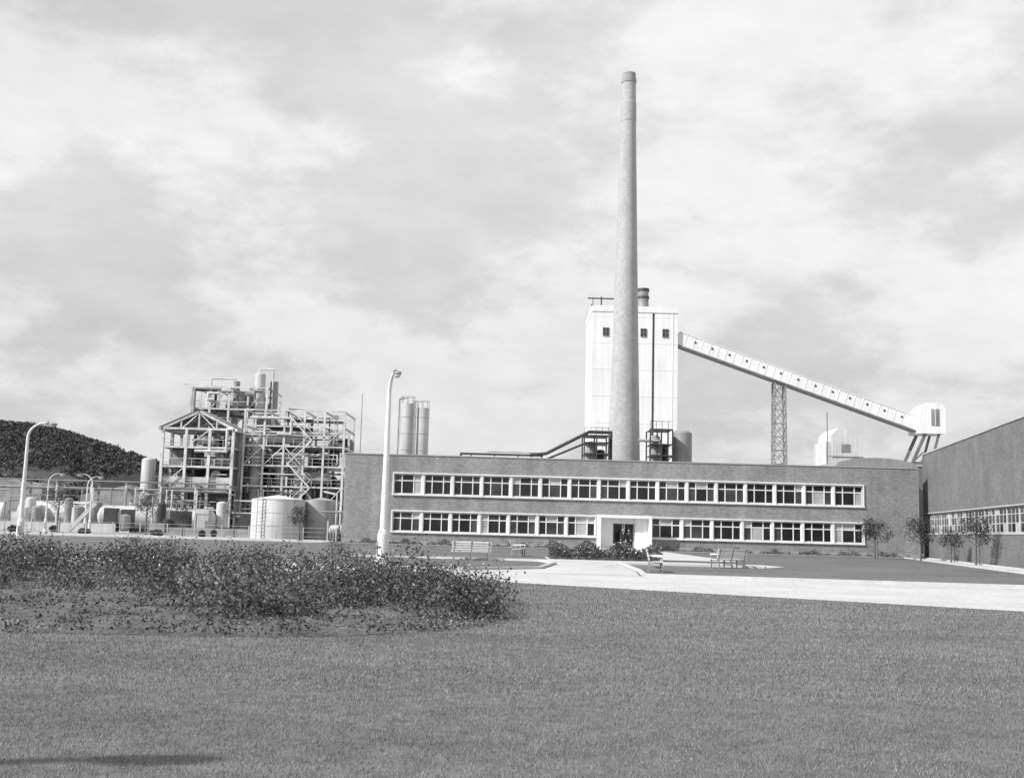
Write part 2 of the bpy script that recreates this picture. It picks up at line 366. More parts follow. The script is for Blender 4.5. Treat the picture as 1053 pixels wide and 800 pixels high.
for i in range(nb+1):
    a=1.2+i*bw; s_.box(a-.06,a+.06,.12,.25,WA,WB)
    if i<nb:
        for c in (bw/3,2*bw/3): s_.box(a+c-.025,a+c+.025,.16,.22,WA,WB)
        for z in (WA+.04,2.9,3.5,WB-.04): s_.box(a,a+bw,.17,.21,z-.025,z+.025)
        for c in range(3):
            for z0,z1 in ((WA,2.9),(2.9,3.5),(3.5,WB)): gg.box(a+bw/3*c,a+bw/3*(c+1),.19,.2,z0,z1,2 if random.random()<.22 else random.choice([0,1,1]))
s_.build('window_frames',[grey('old_white_paint',.55,.2,1,.6)],sb); gg.build('window_glass',GL,sb)

# ------------------------------------------------------------------ chimney
cx,cy=15.1,146; KS=.859
c=M(Matrix.Translation((cx,cy,.22))@Matrix.Diagonal((KS,KS,KS,1)))
prof=[(-.3,2.85),(12.5,2.5),(30,2.07),(50,1.6),(64.5,1.28),(67,1.22)]
for (a,ra),(b_,rb) in zip(prof[:-1],prof[1:]): c.cyl((0,0,a),(0,0,b_),ra,rb,0,40,False)
c.cyl((0,0,67),(0,0,67.2),1.22,1.28,0,40,False); c.cyl((0,0,67.2),(0,0,70.2),1.28,1.24,0,40,False); c.cyl((0,0,70.2),(0,0,70.4),1.24,1.18,0,40,False)
c.cyl((0,0,70.4),(0,0,73.6),1.18,1.13,0,40,False); c.cyl((0,0,73.6),(0,0,74.2),1.22,1.22,1,40,True); c.cyl((0,0,74.2),(0,0,75.2),1.13,1.1,1,40,True)
c.cyl((0,0,75.21),(0,0,75.22),.9,.9,2,32)
c.build('brick_chimney',[BRICKC,grey('chimney_cap',.33,.2,1,.9),DARK])

# ------------------------------------------------------------------ silo block
sl=empty('silo_tower'); s_=M(); y0,y1=178,192
s_.box(12.95,22.85,y0,y1,0,37.6); s_.box(22.85,23.25,y0+.9,y1-.9,0,37.6,1); s_.box(23.25,27.05,y0,y1,0,37.6)
s_.box(12.85,27.15,y0-.12,y1+.12,37.6,38.6,0)
for x in (16.3,19.6,26.2): s_.box(x-.06,x+.06,y0-.05,y0,0,37.6,0)
for z in np.arange(6,37,4.4): s_.box(12.95,22.85,y0-.03,y0,z,z+.1,0); s_.box(23.25,27.05,y0-.03,y0,z,z+.1,0)
s_.build('silo_walls',[WHITEC,GREYP],sl)
s_=M()
for x in (15.2,21.4,25.0): 
    s_.box(x-.5,x+.5,y0-.1,y0-.06,33.5,34.9,0)
    for zz in (33.5,34.2,34.85): s_.box(x-.52,x+.52,y0-.13,y0-.1,zz,zz+.07,1)
    s_.box(x-.04,x+.04,y0-.14,y0-.1,33.5,34.9,1)
s_.build('windows',[DARK,GREYP],sl)
s_=M(); s_.cyl((22.0,184,38.6),(22.0,184,42.4),.95,.9,0,24); s_.cyl((22.0,184,41.2),(22.0,184,41.5),1.05,1.05,1,24); s_.cyl((22.0,184,42.4),(22.0,184,42.9),1.02,1.02,1,24); s_.build('vent_stack',[GREYP,DARK],sl)
s_=M(); s_.beam((12.3,181,40.4),(17,181,40.4),.2); s_.beam((14.6,181,38.6),(14.6,181,40.7),.22); s_.beam((13.2,181,40.3),(13.2,181,39.3),.12); s_.beam((12.9,181,39.3),(13.6,181,39),.25)
s_.build('hoist_beam',[DARK],sl)

# ------------------------------------------------------------------ conveyor
cv=empty('conveyor_gallery'); s_=M(); GY0,GY1=178.5,180.9
P0=Vector((27.1,185,33.6)); P1=Vector((66.6,185,20.35)); dd=(P1-P0).normalized(); up=Vector((-dd.z,0,dd.x))
def gal(a,b_,h0,h1,ya,yb,mi):
    p=P0+dd*a; q=P0+dd*b_
    vs=[p+up*h0,q+up*h0,q+up*h1,p+up*h1]
    s_.add([(v.x,ya,v.z) for v in vs]+[(v.x,yb,v.z) for v in vs],[(0,1,2,3),(7,6,5,4),(0,4,5,1),(1,5,6,2),(2,6,7,3),(3,7,4,0)],mi)
LL=(P1-P0).length
gal(0,LL,-1.0,1.05,GY0,GY1,0); gal(-.0,LL,1.05,1.17,GY0-.1,GY1+.1,0); gal(0,LL,-1.2,-1.0,GY0-.1,GY1+.1,1)
for i in range(1,14):
    a=LL*i/14
    gal(a-.16,a+.16,.1,.4,GY0-.08,GY0,2)
for i in range(30): gal(LL*i/30,LL*i/30+.08,-1.0,1.0,GY0-.04,GY0,0)
s_.build('gallery',[WHITEC,GREYP,DARK],cv)
TH=Matrix.Translation((0,-5.2,-.5)); s_=M(TH); a=66.2
poly=[(a,19.3),(a+4.3,19.3),(a+4.4,23.4),(a+3.9,24.1),(a+3.2,24.4),(a+1.6,24.3),(a+.5,23.5),(a,22.2)]
s_.prism(poly,182.5,187.5,0); s_.box(a+2.0,a+3.3,182.42,182.5,20.6,23.3,1); s_.box(a+2.6,a+2.68,182.38,182.42,20.6,23.3,0)
s_.build('head_house',[WHITEC,GREYP],cv)
s_=M(TH)
for yy in (183,187):
    s_.beam((a+1.2,yy,19.3),(a-2.6,yy,11),.45,0); s_.beam((a+3.4,yy,19.3),(a+1.0,yy,11),.35,0); s_.beam((a-2.6,yy,11),(a-2.6,yy,0.5),.4,0); s_.beam((a+1,yy,11),(a+1,yy,0.5),.4,0)
    s_.beam((a-1,yy,14.6),(a+2,yy,14.6),.25,0); s_.beam((a-2,yy,12.4),(a+2.2,yy,16.5),.2,0)
s_.build('head_house_legs',[grey('leg_paint',.16,.2,1,.6)],cv)
s_=M(); tx,tw=44.05,.85
def lat(x,z):
    e_=tw+.3*(1-z/27.5)
    return [(x-e_,178.7),(x+e_,178.7),(x+e_,180.7),(x-e_,180.7)]
zl=np.linspace(0,26.7,13)
for i in range(12):
    a_=lat(tx,zl[i]); b_=lat(tx,zl[i+1])
    for j in range(4):
        s_.beam((*a_[j],zl[i]),(*b_[j],zl[i+1]),.2); jj=(j+1)%4
        s_.beam((*b_[j],zl[i+1]),(*b_[jj],zl[i+1]),.12); s_.beam((*a_[j],zl[i]),(*b_[jj],zl[i+1]),.1); s_.beam((*a_[jj],zl[i]),(*b_[j],zl[i+1]),.1)
s_.build('trestle',[GREYP],cv)

# ------------------------------------------------------------------ sheds right-back
s_=M(); s_.prism([(43.8,0),(47.9,0),(47.9,14.7),(45.5,16.5),(44.6,16.5),(43.8,15.6)],149,156,0); s_.box(43.0,43.8,149.5,155,0,14.6,0)
s_.box(43.0,48.0,148.9,149,12.5,12.65,1); s_.box(45.0,46.2,148.93,149,13.2,14.3,1); s_.build('white_hopper_house',[grey('weathered_white',.62,.12,.4,.8,streak=.25),GREYP])
s_=M(); s_.cyl((43.1,149,0),(43.1,149,18.6),.07,.05,0,8); s_.build('mast',[DARK])
s_=M(); pts=[(38,0)]+[(42.8-4.8*math.cos(t),10+1.0*math.sin(t)) for t in np.linspace(0,math.pi,14)]+[(47.6,0)]
s_.prism(pts,128,140,0); s_.build('barrel_roof_shed',[grey('sheeting',.3,.15,.6,.6,streak=.2)])
s_=M(); s_.box(47,60,135,146,0,10.6,0); s_.box(46.9,60.1,134.9,146.1,10.6,10.8,1); s_.build('flat_roof_shed',[BRICK2,CONC])

# ------------------------------------------------------------------ pipework & frames near chimney
pw=empty('boiler_pipework'); s_=M()
s_.pipe([(-6.3,140,8),(-6.3,140,11.0),(4.2,140,11.0)],.14,0); s_.pipe([(-3,141,11.4),(4.2,141,11.4)],.07,1)
s_.pipe([(2.5,140,11.0),(4.6,140,11.3),(10.0,140,14.2),(12.8,140,14.2),(12.8,140,8)],.22,0,10)
s_.pipe([(4.6,141,10.6),(9.6,141,12.8),(12.2,141,12.8)],.14,0)
for x in (-5,-2,1,4): s_.beam((x,140,0),(x,140,10.9),.14,0)
for (xa,xb,zt) in ((9.3,12.4,13.6),(17.6,20.4,14.6)):
    for x in (xa,(xa+xb)/2,xb):
        for y in (138,142): s_.beam((x,y,0),(x,y,zt),.17,0)
    for z in (11.3,12.7,zt):
        for y in (138,142): s_.beam((xa,y,z),(xb,y,z),.14,0)
        s_.box(xa,xb,138.2,141.8,z-.06,z,0)
    for z in (zt,11.3): 
        s_.beam((xa,138,z+1),(xb,138,z+1),.06,0)
        for x in np.arange(xa,xb+.1,.75): s_.beam((x,138,z),(x,138,z+1),.05,0)
    s_.beam((xa,138,8),(xb,138,11.3),.14,0)
    s_.vessel((xa+xb)/2-.6,140,8,zt-.6,.7,1); s_.vessel((xa+xb)/2+.7,140.4,8,zt-1.6,.55,0)
s_.pipe([(16.2,139,13.2),(19,139,13.2),(19,139,9)],.2,1)
s_.build('pipes',[DARK,TANKD],pw)
s_=M(); s_.vessel(22.2,142,7,15.0,1.3,0,24)
for a in (21.3,23.1): s_.beam((a,142,0),(a,142,7.5),.2,0)
s_.build('storage_tank',[grey('old_tank',.3,.2,.5,.6,streak=.3)])
s_=M()
for (x,r_,zt) in ((-15.2,1.05,19.4),(-13.0,1.0,18.8)):
    s_.cyl((x,160,0),(x,160,zt),r_,r_,0,28)
    for z in np.arange(3,zt,2.4): s_.cyl((x,160,z),(x,160,z+.12),r_+.05,r_+.05,0,28)
    for t in np.linspace(0,2*math.pi,9)[:-1]: s_.beam((x+r_*math.cos(t),160+r_*math.sin(t),zt),(x+r_*math.cos(t),160+r_*math.sin(t),zt+1),.06,1)
    for t in np.linspace(0,2*math.pi,9)[:-1]: s_.beam((x+r_*math.cos(t),160+r_*math.sin(t),zt+1),(x+r_*math.cos(t+.785),160+r_*math.sin(t+.785),zt+1),.06,1)
s_.beam((-14.1,158.9,0),(-14.1,158.9,19.8),.25,1); s_.pipe([(-16.4,159.6,5),(-16.4,159.6,20),(-15,159.6,20.3)],.09,1)
s_.build('twin_silos',[TANK,GREYP])
s_=M(); s_.cyl((-21.9,160,0),(-21.9,160,20.8),.1,.05,0,8); s_.build('radio_mast',[GREYP])

# ------------------------------------------------------------------ chemical plant
cp=empty('chemical_plant')
def frame(s_,x0,x1,y0,y1,lv,nx,ny,w=.32,fl=.5,rail=True,back=.3):
    X=np.linspace(x0,x1,nx);Y=np.linspace(y0,y1,ny)
    for x in X:
        for y in Y: s_.beam((x,y,0),(x,y,lv[-1]),w,0)
    zz=[0]+list(lv)
    for z in lv:
        for y in Y: s_.beam((x0,y,z),(x1,y,z),w*.75,0)
        for x in X: s_.beam((x,y0,z),(x,y1,z),w*.75,0)
        for i in range(nx-1):
            if z<lv[-1] and random.random()<fl: s_.box(X[i],X[i+1],y0+.1,y1-.1,z+.1,z+.16,1)
        if rail and z<lv[-1]:
            s_.beam((x0,y0,z+1.05),(x1,y0,z+1.05),.07,0); s_.beam((x0,y0,z+.55),(x1,y0,z+.55),.05,3)
            for x in np.arange(x0,x1,1.3): s_.beam((x,y0,z),(x,y0,z+1.05),.05,0)
    for i in range(nx-1):
        for a,b_ in zip(zz[:-1],zz[1:]):
            r_=random.random()
            if r_<.16: s_.beam((X[i],y0,a),(X[i+1],y0,b_),.12,0)
            elif r_<.32: s_.beam((X[i+1],y0,a),(X[i],y0,b_),.12,0)
            elif r_<.45: s_.beam((X[i+1],y1,a),(X[i],y1,b_),.12,0); s_.beam((X[i],y1,a),(X[i+1],y1,b_),.12,0)
            if random.random()<back*(1.8-1.5*a/lv[-1]): s_.box(X[i]+.1,X[i+1]-.1,y1-random.choice([.4,3,5]),y1-.3+.0,a+.2,b_-random.uniform(.1,1),random.choice([1,1,3]))
def equip(s_,x0,x1,y0,y1,lv,n):
    zz=[0]+list(lv)
    for i in range(n):
        k_=random.randrange(len(zz)-1); z=zz[k_]; hh=zz[k_+1]-z
        x=random.uniform(x0+1,x1-1);y=random.uniform(y0+.8,y1-.8); mi=random.choice([0,2,3,3,1,1]); t=random.random()
        if t<.45: s_.vessel(x,y,z+.3,z+hh*random.uniform(.6,1.0),random.uniform(.35,.85),mi)
        elif t<.75: s_.drum(x-random.uniform(.8,1.6),x+random.uniform(.3,1.4),y,z+1.1,random.uniform(.4,.75),mi,14)
        else: s_.box(x-.7,x+.7,y-.6,y+.6,z+.15,z+random.uniform(.8,1.8),mi)
def pipes(s_,x0,x1,y0,y1,lv,n):
    for i in range(n):
        z=random.choice(lv)-random.uniform(.3,1.2); xa=random.uniform(x0,x1);xb=random.uniform(x0,x1); y=random.choice([y0-.25,y0+.4,y1-.5,(y0+y1)/2]); z2=max(.5,z+random.uniform(-5,4)); z2=min(z2,lv[-1]+.6)
        y2=y+random.choice([0,0,1.5]); xc=min(max(xb+random.uniform(-2,2),x0),x1); s_.pipe([(xa,y,z),(xb,y,z),(xb,y,z2),(xc,y2,z2)],random.choice([.08,.1,.12,.2]),random.choice([0,2,3,1,3]),6)
MATS=[STEEL,DARK,TANK,GREYP]
s_=M(); lv=[3.0,5.7,8.5,11.0,13.4]; GX0,GX1=-45.0,-35.9
frame(s_,GX0,GX1,142,150,lv,4,3,.34,.8,back=.5)
xm=(GX0+GX1)/2; ez=13.3; pz=15.7
for y in (142,146,150):
    s_.beam((GX0-.4,y,ez),(xm,y,pz),.34,0); s_.beam((xm,y,pz),(GX1+.4,y,ez),.34,0); s_.beam((xm,y,ez),(xm,y,pz),.2,0)
    for q in (xm-2.3,xm+2.3): s_.beam((q,y,ez),(q,y,ez+1.15),.18,0); s_.beam((q,y,ez),(xm,y,pz-.2),.14,0)
s_.beam((xm,142,pz+.1),(xm,150,pz+.1),.3,0)
for xx in (GX0-.4,GX1+.4): s_.beam((xx,141.6,ez),(xx,150.4,ez),.3,0)
s_.add([(xm,141.7,pz+.25),(xm,150.3,pz+.25),(GX1+.6,150.3,ez+.2),(GX1+.6,141.7,ez+.2)],[(0,1,2,3)],3)
s_.add([(xm,141.7,pz+.25),(xm,150.3,pz+.25),(GX0-.6,150.3,ez+.2),(GX0-.6,141.7,ez+.2)],[(0,1,2,3)],3)
s_.box(GX0+.2,GX1-.2,142.3,142.4,5.8,7.2,2); s_.box(GX0+.2,-41.4,142.2,142.3,3.3,5.2,3); s_.box(GX1-.3,GX1-.15,142.4,149.8,5.9,13.2,3); s_.box(GX0+.1,GX1-.1,149.7,149.9,0,8.4,1)
s_.box(-41,GX1-.3,142.25,142.35,.0,2.4,3); s_.box(-44.5,-42,142.2,142.3,0,2.3,1); s_.box(-41.2,GX1-.4,142.4,142.5,3.2,5.4,1)
equip(s_,GX0,GX1,143,149,lv,18); pipes(s_,GX0,GX1,142,150,lv,14); s_.build('gabled_process_house',MATS,cp)
s_=M(); lv=[4,7.3,10.6,14,17.2,20.3]; frame(s_,-44.9,-34.3,153,162,lv,5,3,.28,.6,back=.4)
equip(s_,-44.9,-34.3,154,161,lv,36); pipes(s_,-44.9,-34.3,153,162,lv,30)
s_.vessel(-35.6,154,2,22.6,.75,2); s_.vessel(-33.8,155,1,21.6,.6,3); s_.vessel(-39,154.5,8,21.4,.45,3); s_.pipe([(-35.7,154,22.4),(-35.7,154,23.1),(-33.8,154,23.1),(-33.8,154,12)],.12,0)
s_.pipe([(-42.5,154,20),(-42.5,154,21.6),(-39,154,21.6)],.12,0); s_.beam((-41.6,156,20),(-41.6,156,22.4),.1,0); s_.beam((-44.9,153,21.2),(-40,153,21.2),.06,0)
s_.beam((-44.9,156,20.9),(-47.0,156,20.9),.12,0)
s_.build('reactor_tower',MATS,cp)
s_=M(); lv=[3.3,6.3,9.0,11.6,14.2,16.3]; frame(s_,-35.0,-21.9,144,153,lv,6,3,.26,.35,back=.3)
equip(s_,-35,-22.4,145,152,lv[:-1],36); pipes(s_,-35,-22.2,144,153,lv,38)
for (x,t_,mi) in ((-33.7,12.8,2),(-30.4,10.4,3),(-28,13.8,2),(-24.9,10,1)): s_.vessel(x,146,1,t_,.7,mi)
s_.drum(-32,-28.4,145.5,12.7,.7,2); s_.drum(-27.2,-23.9,145.5,7.5,.8,3)
for j in range(5):
    a=-29+(0 if j%2 else 3); b_=-29+(3 if j%2 else 0); s_.beam((a,143.4,3.1*j),(b_,143.4,3.1*(j+1)),.18,0); s_.beam((a,143.4,3.1*j+1),(b_,143.4,3.1*(j+1)+1),.07,0)
s_.build('process_frame',MATS,cp)
s_=M(); s_.vessel(-47.6,145,1.5,9.7,.9,2)
for x in (-48.3,-46.9): s_.beam((x,145,0),(x,145,3),.2,0)
s_.build('column_tank',MATS,cp)
s_=M()
for (a,b_,y,r_) in ((-60.5,-52.2,138,1.55),(-49.8,-43,136,1.35),(-70,-63,139,1.5),(-41.5,-36,134,1.2)):
    s_.drum(a,b_,y,r_+.5,r_,2,24)
    for x in (a+1,b_-1): s_.box(x-.25,x+.25,y-r_*.8,y+r_*.8,0,.9,3)
    s_.cyl(((a+b_)/2,y,2*r_+.4),((a+b_)/2,y,2*r_+.9),.3,.3,2,12); s_.beam((a,y-.6,2*r_+1.2),(b_,y-.6,2*r_+1.2),.07,3)
    for x in np.arange(a,b_,1.4): s_.beam((x,y-.6,2*r_+.3),(x,y-.6,2*r_+1.2),.06,3)
s_.build('horizontal_tanks',MATS,cp)
s_=M()
for x in np.arange(-75,-35,4.4):
    s_.beam((x,140,0),(x,140,6),.22,0); s_.beam((x,142.5,0),(x,142.5,6),.22,3); s_.beam((x,139.7,5),(x,142.8,5),.2,0); s_.beam((x,139.7,6),(x,142.8,6),.2,3)
for i,(y,z) in enumerate(((140.2,5.3),(140.8,5.25),(141.5,5.3),(142.2,5.3),(140.4,6.25),(141.4,6.3))): s_.pipe([(-76,y,z),(-36,y,z)],random.choice([.08,.12,.16]),[3,2,1,0,3,1][i],6)
for i in range(10):
    x=random.uniform(-60,-38); s_.pipe([(x,140,5.3),(x,139.4,5.3),(x,139.4,random.uniform(1,3))],.09,random.choice([0,3]),6)
s_.build('pipe_rack',MATS,cp)
s_=M()
for i in range(90):
    x=random.uniform(-75,-24); y=random.uniform(126,150); h_=random.uniform(.8,3.6); mi=random.choice([0,1,2,3,3,1]); t=random.random()
    if t<.4: s_.vessel(x,y,.2,h_+.6,random.uniform(.3,.8),mi)
    elif t<.7: s_.box(x-random.uniform(.4,1.4),x+.8,y-.6,y+.8,0,h_*.8,mi)
    else: s_.pipe([(x,y,0),(x,y,h_+1),(x+random.uniform(-5,5),y,h_+1)],.1,random.choice([0,3]),6)
s_.box(-78,-44,124.0,124.25,0,1.0,2); s_.box(-38,-27,124.0,124.25,0,.8,3)
s_.beam((-48.5,122,0),(-45.6,122,3.2),.4,2)
s_.build('pumps_and_bund_wall',MATS,cp)
s_=M()
for (a,b_,y,h_,mi) in ((-100,-72,170,6.5,3),(-70,-52,182,7.5,1),(-64,-50,165,5,3),(-110,-85,150,4.2,2),(-34,-16,175,7.5,1),(-60,-36,168,6.5,1)):
    s_.prism([(a,0),(b_,0),(b_,h_),((a+b_)/2,h_+1.6),(a,h_)],y,y+9,mi)
    for x in np.arange(a+1,b_-1,2.4): s_.box(x,x+1.3,y-.04,y,1.5,2.8,1 if mi!=1 else 3)
s_.build('works_sheds',MATS,cp)
s_=M(); s_.cyl((-23.35,112,0),(-23.35,112,3.95),2.65,2.65,0,40,False); s_.cyl((-23.35,112,3.95),(-23.35,112,4.4),2.7,.1,0,40,False)
for z in (1.3,2.6,3.85): s_.cyl((-23.35,112,z),(-23.35,112,z+.07),2.69,2.69,0,40,False)
for dx in (-.25,.25): s_.beam((-24.6+dx,109.3,0),(-24.6+dx,109.3,4.9),.06,1)
for z in np.arange(.3,4.5,.35): s_.beam((-24.85,109.3,z),(-24.35,109.3,z),.04,1)
s_.build('round_storage_tank',[grey('pale_tank',.68,.1,.4,.5,streak=.25),GREYP])
s_=M(); s_.cyl((-19.3,114,0),(-19.3,114,4.0),1.7,1.7,0,36); s_.cyl((-19.3,114,4.0),(-19.3,114,4.3),1.72,.1,0,36,False); s_.pipe([(-17.6,113,0),(-17.6,113,4.6),(-19,113,4.9)],.1,1)
s_.build('small_storage_tank',[TANKD,STEEL])
s_=M()
for i in range(9):
    x=-17.6+i*.28; s_.beam((x,108,0),(x,108,random.uniform(.8,2.4)),.14,i%3)
s_.drum(-17.4,-15.8,109,1.0,.55,0,14); s_.box(-17.8,-15.6,109.8,110.6,0,.9,1); s_.pipe([(-16.5,109,1.5),(-16.5,109,2.8),(-18.5,109,2.8)],.1,2); s_.build('pump_set',[TANK,DARK,GREYP])

# fence on the left
s_=M()
for x in np.arange(-95,-16,2.6): s_.beam((x,106,0),(x,106,1.25),.09)
for z in (.35,.8,1.2): s_.beam((-95,106,z),(-16,106,z),.03)
s_.build('post_and_wire_fence',[CONC])

# ------------------------------------------------------------------ street lamps
def lamp(name,x,y,ang,H=8.3,arm=1.7,sc=1.0,hd=1.0):
    T=Matrix.Translation((x,y,0))@Matrix.Rotation(ang,4,'Z'); s_=M(T)
    s_.cyl((0,0,-.05),(0,0,.15),.34*sc,.32*sc,0,12); s_.cyl((0,0,.15),(0,0,1.25),.27*sc,.25*sc,0,8); s_.cyl((0,0,1.25),(0,0,1.45),.25*sc,.17*sc,0,8,False)
    s_.cyl((0,0,1.45),(0,0,H-1.0),.17*sc,.1*sc,0,8,False); s_.box(-.08,.08,-.262*sc,-.25*sc,.35,.95,1)
    pts=[]
    for i in range(9):
        t=i/8*math.pi/2; pts.append((arm*(1-math.cos(t)),0,H-1.0+1.0*math.sin(t)))
    for i in range(8): s_.cyl(pts[i],pts[i+1],.1*sc-.004*i,.1*sc-.004*(i+1),0,8,False)
    s_.cyl((arm-.05,0,H),(arm+.12,0,H-.02),.09*sc,.13*sc,1,10); s_.ball((arm+.42*hd,0,H-.08),.2,1,12,(1.75*hd,.85,.55)); s_.ball((arm+.42*hd,0,H-.17),.17,2,12,(1.6*hd,.8,.6))
    return s_.build(name,[LAMPC,GREYP,TANK])
lamp('street_lamp',-5.3,47.1,math.radians(-66),8.1,.7,1.0,.8)
lamp('street_lamp',-33,75,math.radians(0),7.95,1.2)
lamp('street_lamp',-13.35,2.25,math.radians(10),7.9,1.2,1.2,1.1)
for (x,y,a) in ((-49.3,118,0),(-47.4,124,0),(-44.6,118,180),(-66,118,0)): lamp('street_lamp',x,y,math.radians(a),6.2,1.0,.62)

# ------------------------------------------------------------------ benches
def bench(x,y,ang):
    T=Matrix.Translation((x,y,0))@Matrix.Rotation(ang,4,'Z'); s_=M(T); L=1.0
    for i in range(5): s_.box(-L,L,-.30+i*.11,-.215+i*.11,.42-.008*i,.455-.008*i,0)
    for i in range(4): s_.beam((-L,.27+.03*i,.55+.115*i),(L,.27+.03*i,.55+.115*i),.03,0,.085)
    for xx in (-.88,0,.88):
        s_.beam((xx,-.27,0),(xx,-.24,.42),.06,1); s_.beam((xx,.3,0),(xx,.22,.42),.06,1); s_.beam((xx,.22,.4),(xx,.38,.95),.055,1); s_.beam((xx,-.28,.405),(xx,.24,.375),.055,1); s_.beam((xx,-.26,.16),(xx,.27,.16),.04,1)
    for xx in (-.88,.88): s_.beam((xx,-.3,.66),(xx,.33,.68),.06,0); s_.beam((xx,-.26,.42),(xx,-.27,.65),.05,1)
    s_.build('park_bench',[WOOD,GREYP])
bench(-1.85,56.3,math.radians(186)); bench(.65,67.5,math.radians(80)); bench(10.8,54.4,math.radians(215)); bench(6.15,46.2,math.radians(84))

# ------------------------------------------------------------------ trees
def tree(x,y,H,R,dens=1.0,name='young_tree'):
    e=empty(name,(0,0,0)); s_=M(); base=Vector((x,y,0)); top=Vector((x+random.uniform(-.1,.1),y,H*.85))
    fork=H*.38; s_.cyl(base,(x,y,fork),.045*H**.5*1.1,.035*H**.5,0,8,False); s_.cyl((x,y,fork),top,.035*H**.5,.012,0,7,False)
    L=[]
    for i in range(13):
        z=fork*.9+(H*.8-fork*.9)*i/13; a=i*2.4+random.uniform(-.4,.4); l=R*random.uniform(.6,1.1)*(1-.35*i/13)
        q=Vector((x+l*math.cos(a),y+l*math.sin(a),z+l*.65)); p=Vector((x,y,z)); mid=p.lerp(q,.5)+Vector((0,0,-.06))
        s_.cyl(p,mid,.028,.018,0,6,False); s_.cyl(mid,q,.018,.006,0,5,False)
        for t in (.55,.8,1.0): L.append((p.lerp(q,t),.1+.12*R))
    s_.beam((x+.25,y,0),(x+.25,y,1.5),.06,0)
    L.append((top,.25*R))
    s_.build('trunk',[BARK],e)
    Q=[]
    for c_,rr in L:
        n=int(34*dens*random.uniform(.5,1.5)); Q.append(rng.normal(size=(n,3))*rr*.75+np.array(c_))
    Q=np.concatenate(Q); np_mesh('foliage',leaf_quads(Q,.13),4,[LEAFD],e)
tree(29.8,90,3.4,1.35,1.7); tree(32.8,88,3.5,1.4,1.3); tree(32.1,76,3.6,1.3,1.2); tree(33.6,84,2.6,.8,.7)
tree(-46.8,115,5.2,1.6,.8); tree(-37.6,115,4.9,1.5,1.3); tree(-28.7,116,4.6,1.3,.6); tree(-19.6,104,3.4,1.1,.9); tree(-33.5,114,3.2,1,.6); tree(-54,112,4,1.3,.8)
def shrub(x,y,R,H):
    n=700; q=rng.normal(size=(n,3)); q/=np.linalg.norm(q,axis=1)[:,None]; q*=(rng.random(n)**.4)[:,None]*np.array([R,R*.8,H*.55]); q*=(1+.3*np.sin(q[:,:1]*5)); q+=np.array([x,y,H*.5]); q[:,2]=np.abs(q[:,2])
    return q
Q=np.concatenate([shrub(random.uniform(-70,-17),random.uniform(107,123),random.uniform(.3,.8),random.uniform(.3,.8)) for i in range(16)])
np_mesh('shrub_border',leaf_quads(Q,.2),4,[LEAF])

# ------------------------------------------------------------------ hill
def hz(X,Y):
    r_=np.interp(X,[-900,-450,-272,-248,-225,-196,-150,-110,-60],[88,74,53,47,41,31,15,6,-1])
    fall=np.clip(1-((Y-620)/230)**2,0,1); return r_*fall*(1+.02*np.sin(X*.05)+.02*np.sin(Y*.04+X*.09))
gx=np.arange(-900,-50,8.); gy=np.arange(390,851,10.); GX,GY=np.meshgrid(gx,gy); GZ=hz(GX,GY)+rng.normal(size=GX.shape)*.4-.5
hm=M(); nx=len(gx); hm.add(list(zip(GX.ravel(),GY.ravel(),GZ.ravel())),[(j*nx+i,j*nx+i+1,(j+1)*nx+i+1,(j+1)*nx+i) for j in range(len(gy)-1) for i in range(nx-1)],0,True)
hm.build('hill',[grey('hill_grass',.09,.5,.02,.95,fine=.3)])
Q=[];Sz=[]
for i in range(8500):
    X=random.uniform(-400,-100); Y=random.uniform(400,628); z=float(hz(np.array(X),np.array(Y)))
    if z<2: continue
    ridge=Y>590
    if not ridge and math.sin(X*.045+1)*math.sin(Y*.05)>.8: continue
    R=random.uniform(1.0,2.3) if random.random()<.985 else random.uniform(2.8,3.6); n=20
    q=rng.normal(size=(n,3)); q/=np.linalg.norm(q,axis=1)[:,None]; q*=R*(rng.random(n)**.4)[:,None]; q[:,2]*=.7
    Q.append(q+np.array([X,Y,z+R*.35])); Sz.append(np.full(n,R*.7))
np_mesh('distant_trees',leaf_quads(np.concatenate(Q),np.concatenate(Sz)),4,[leafmat('hill_leaves',.06,.13,0,.35)])
Q=[]
for i in range(900):
    X=random.uniform(-500,700); Y=random.uniform(420,520) if X>-60 else random.uniform(330,380); R=random.uniform(2,4.5); n=30
    q=rng.normal(size=(n,3)); q/=np.linalg.norm(q,axis=1)[:,None]; q*=R*(rng.random(n)**.4)[:,None]; Q.append(q+np.array([X,Y,R*.8]))
np_mesh('tree_line',leaf_quads(np.concatenate(Q),2.0),4,[LEAFD])

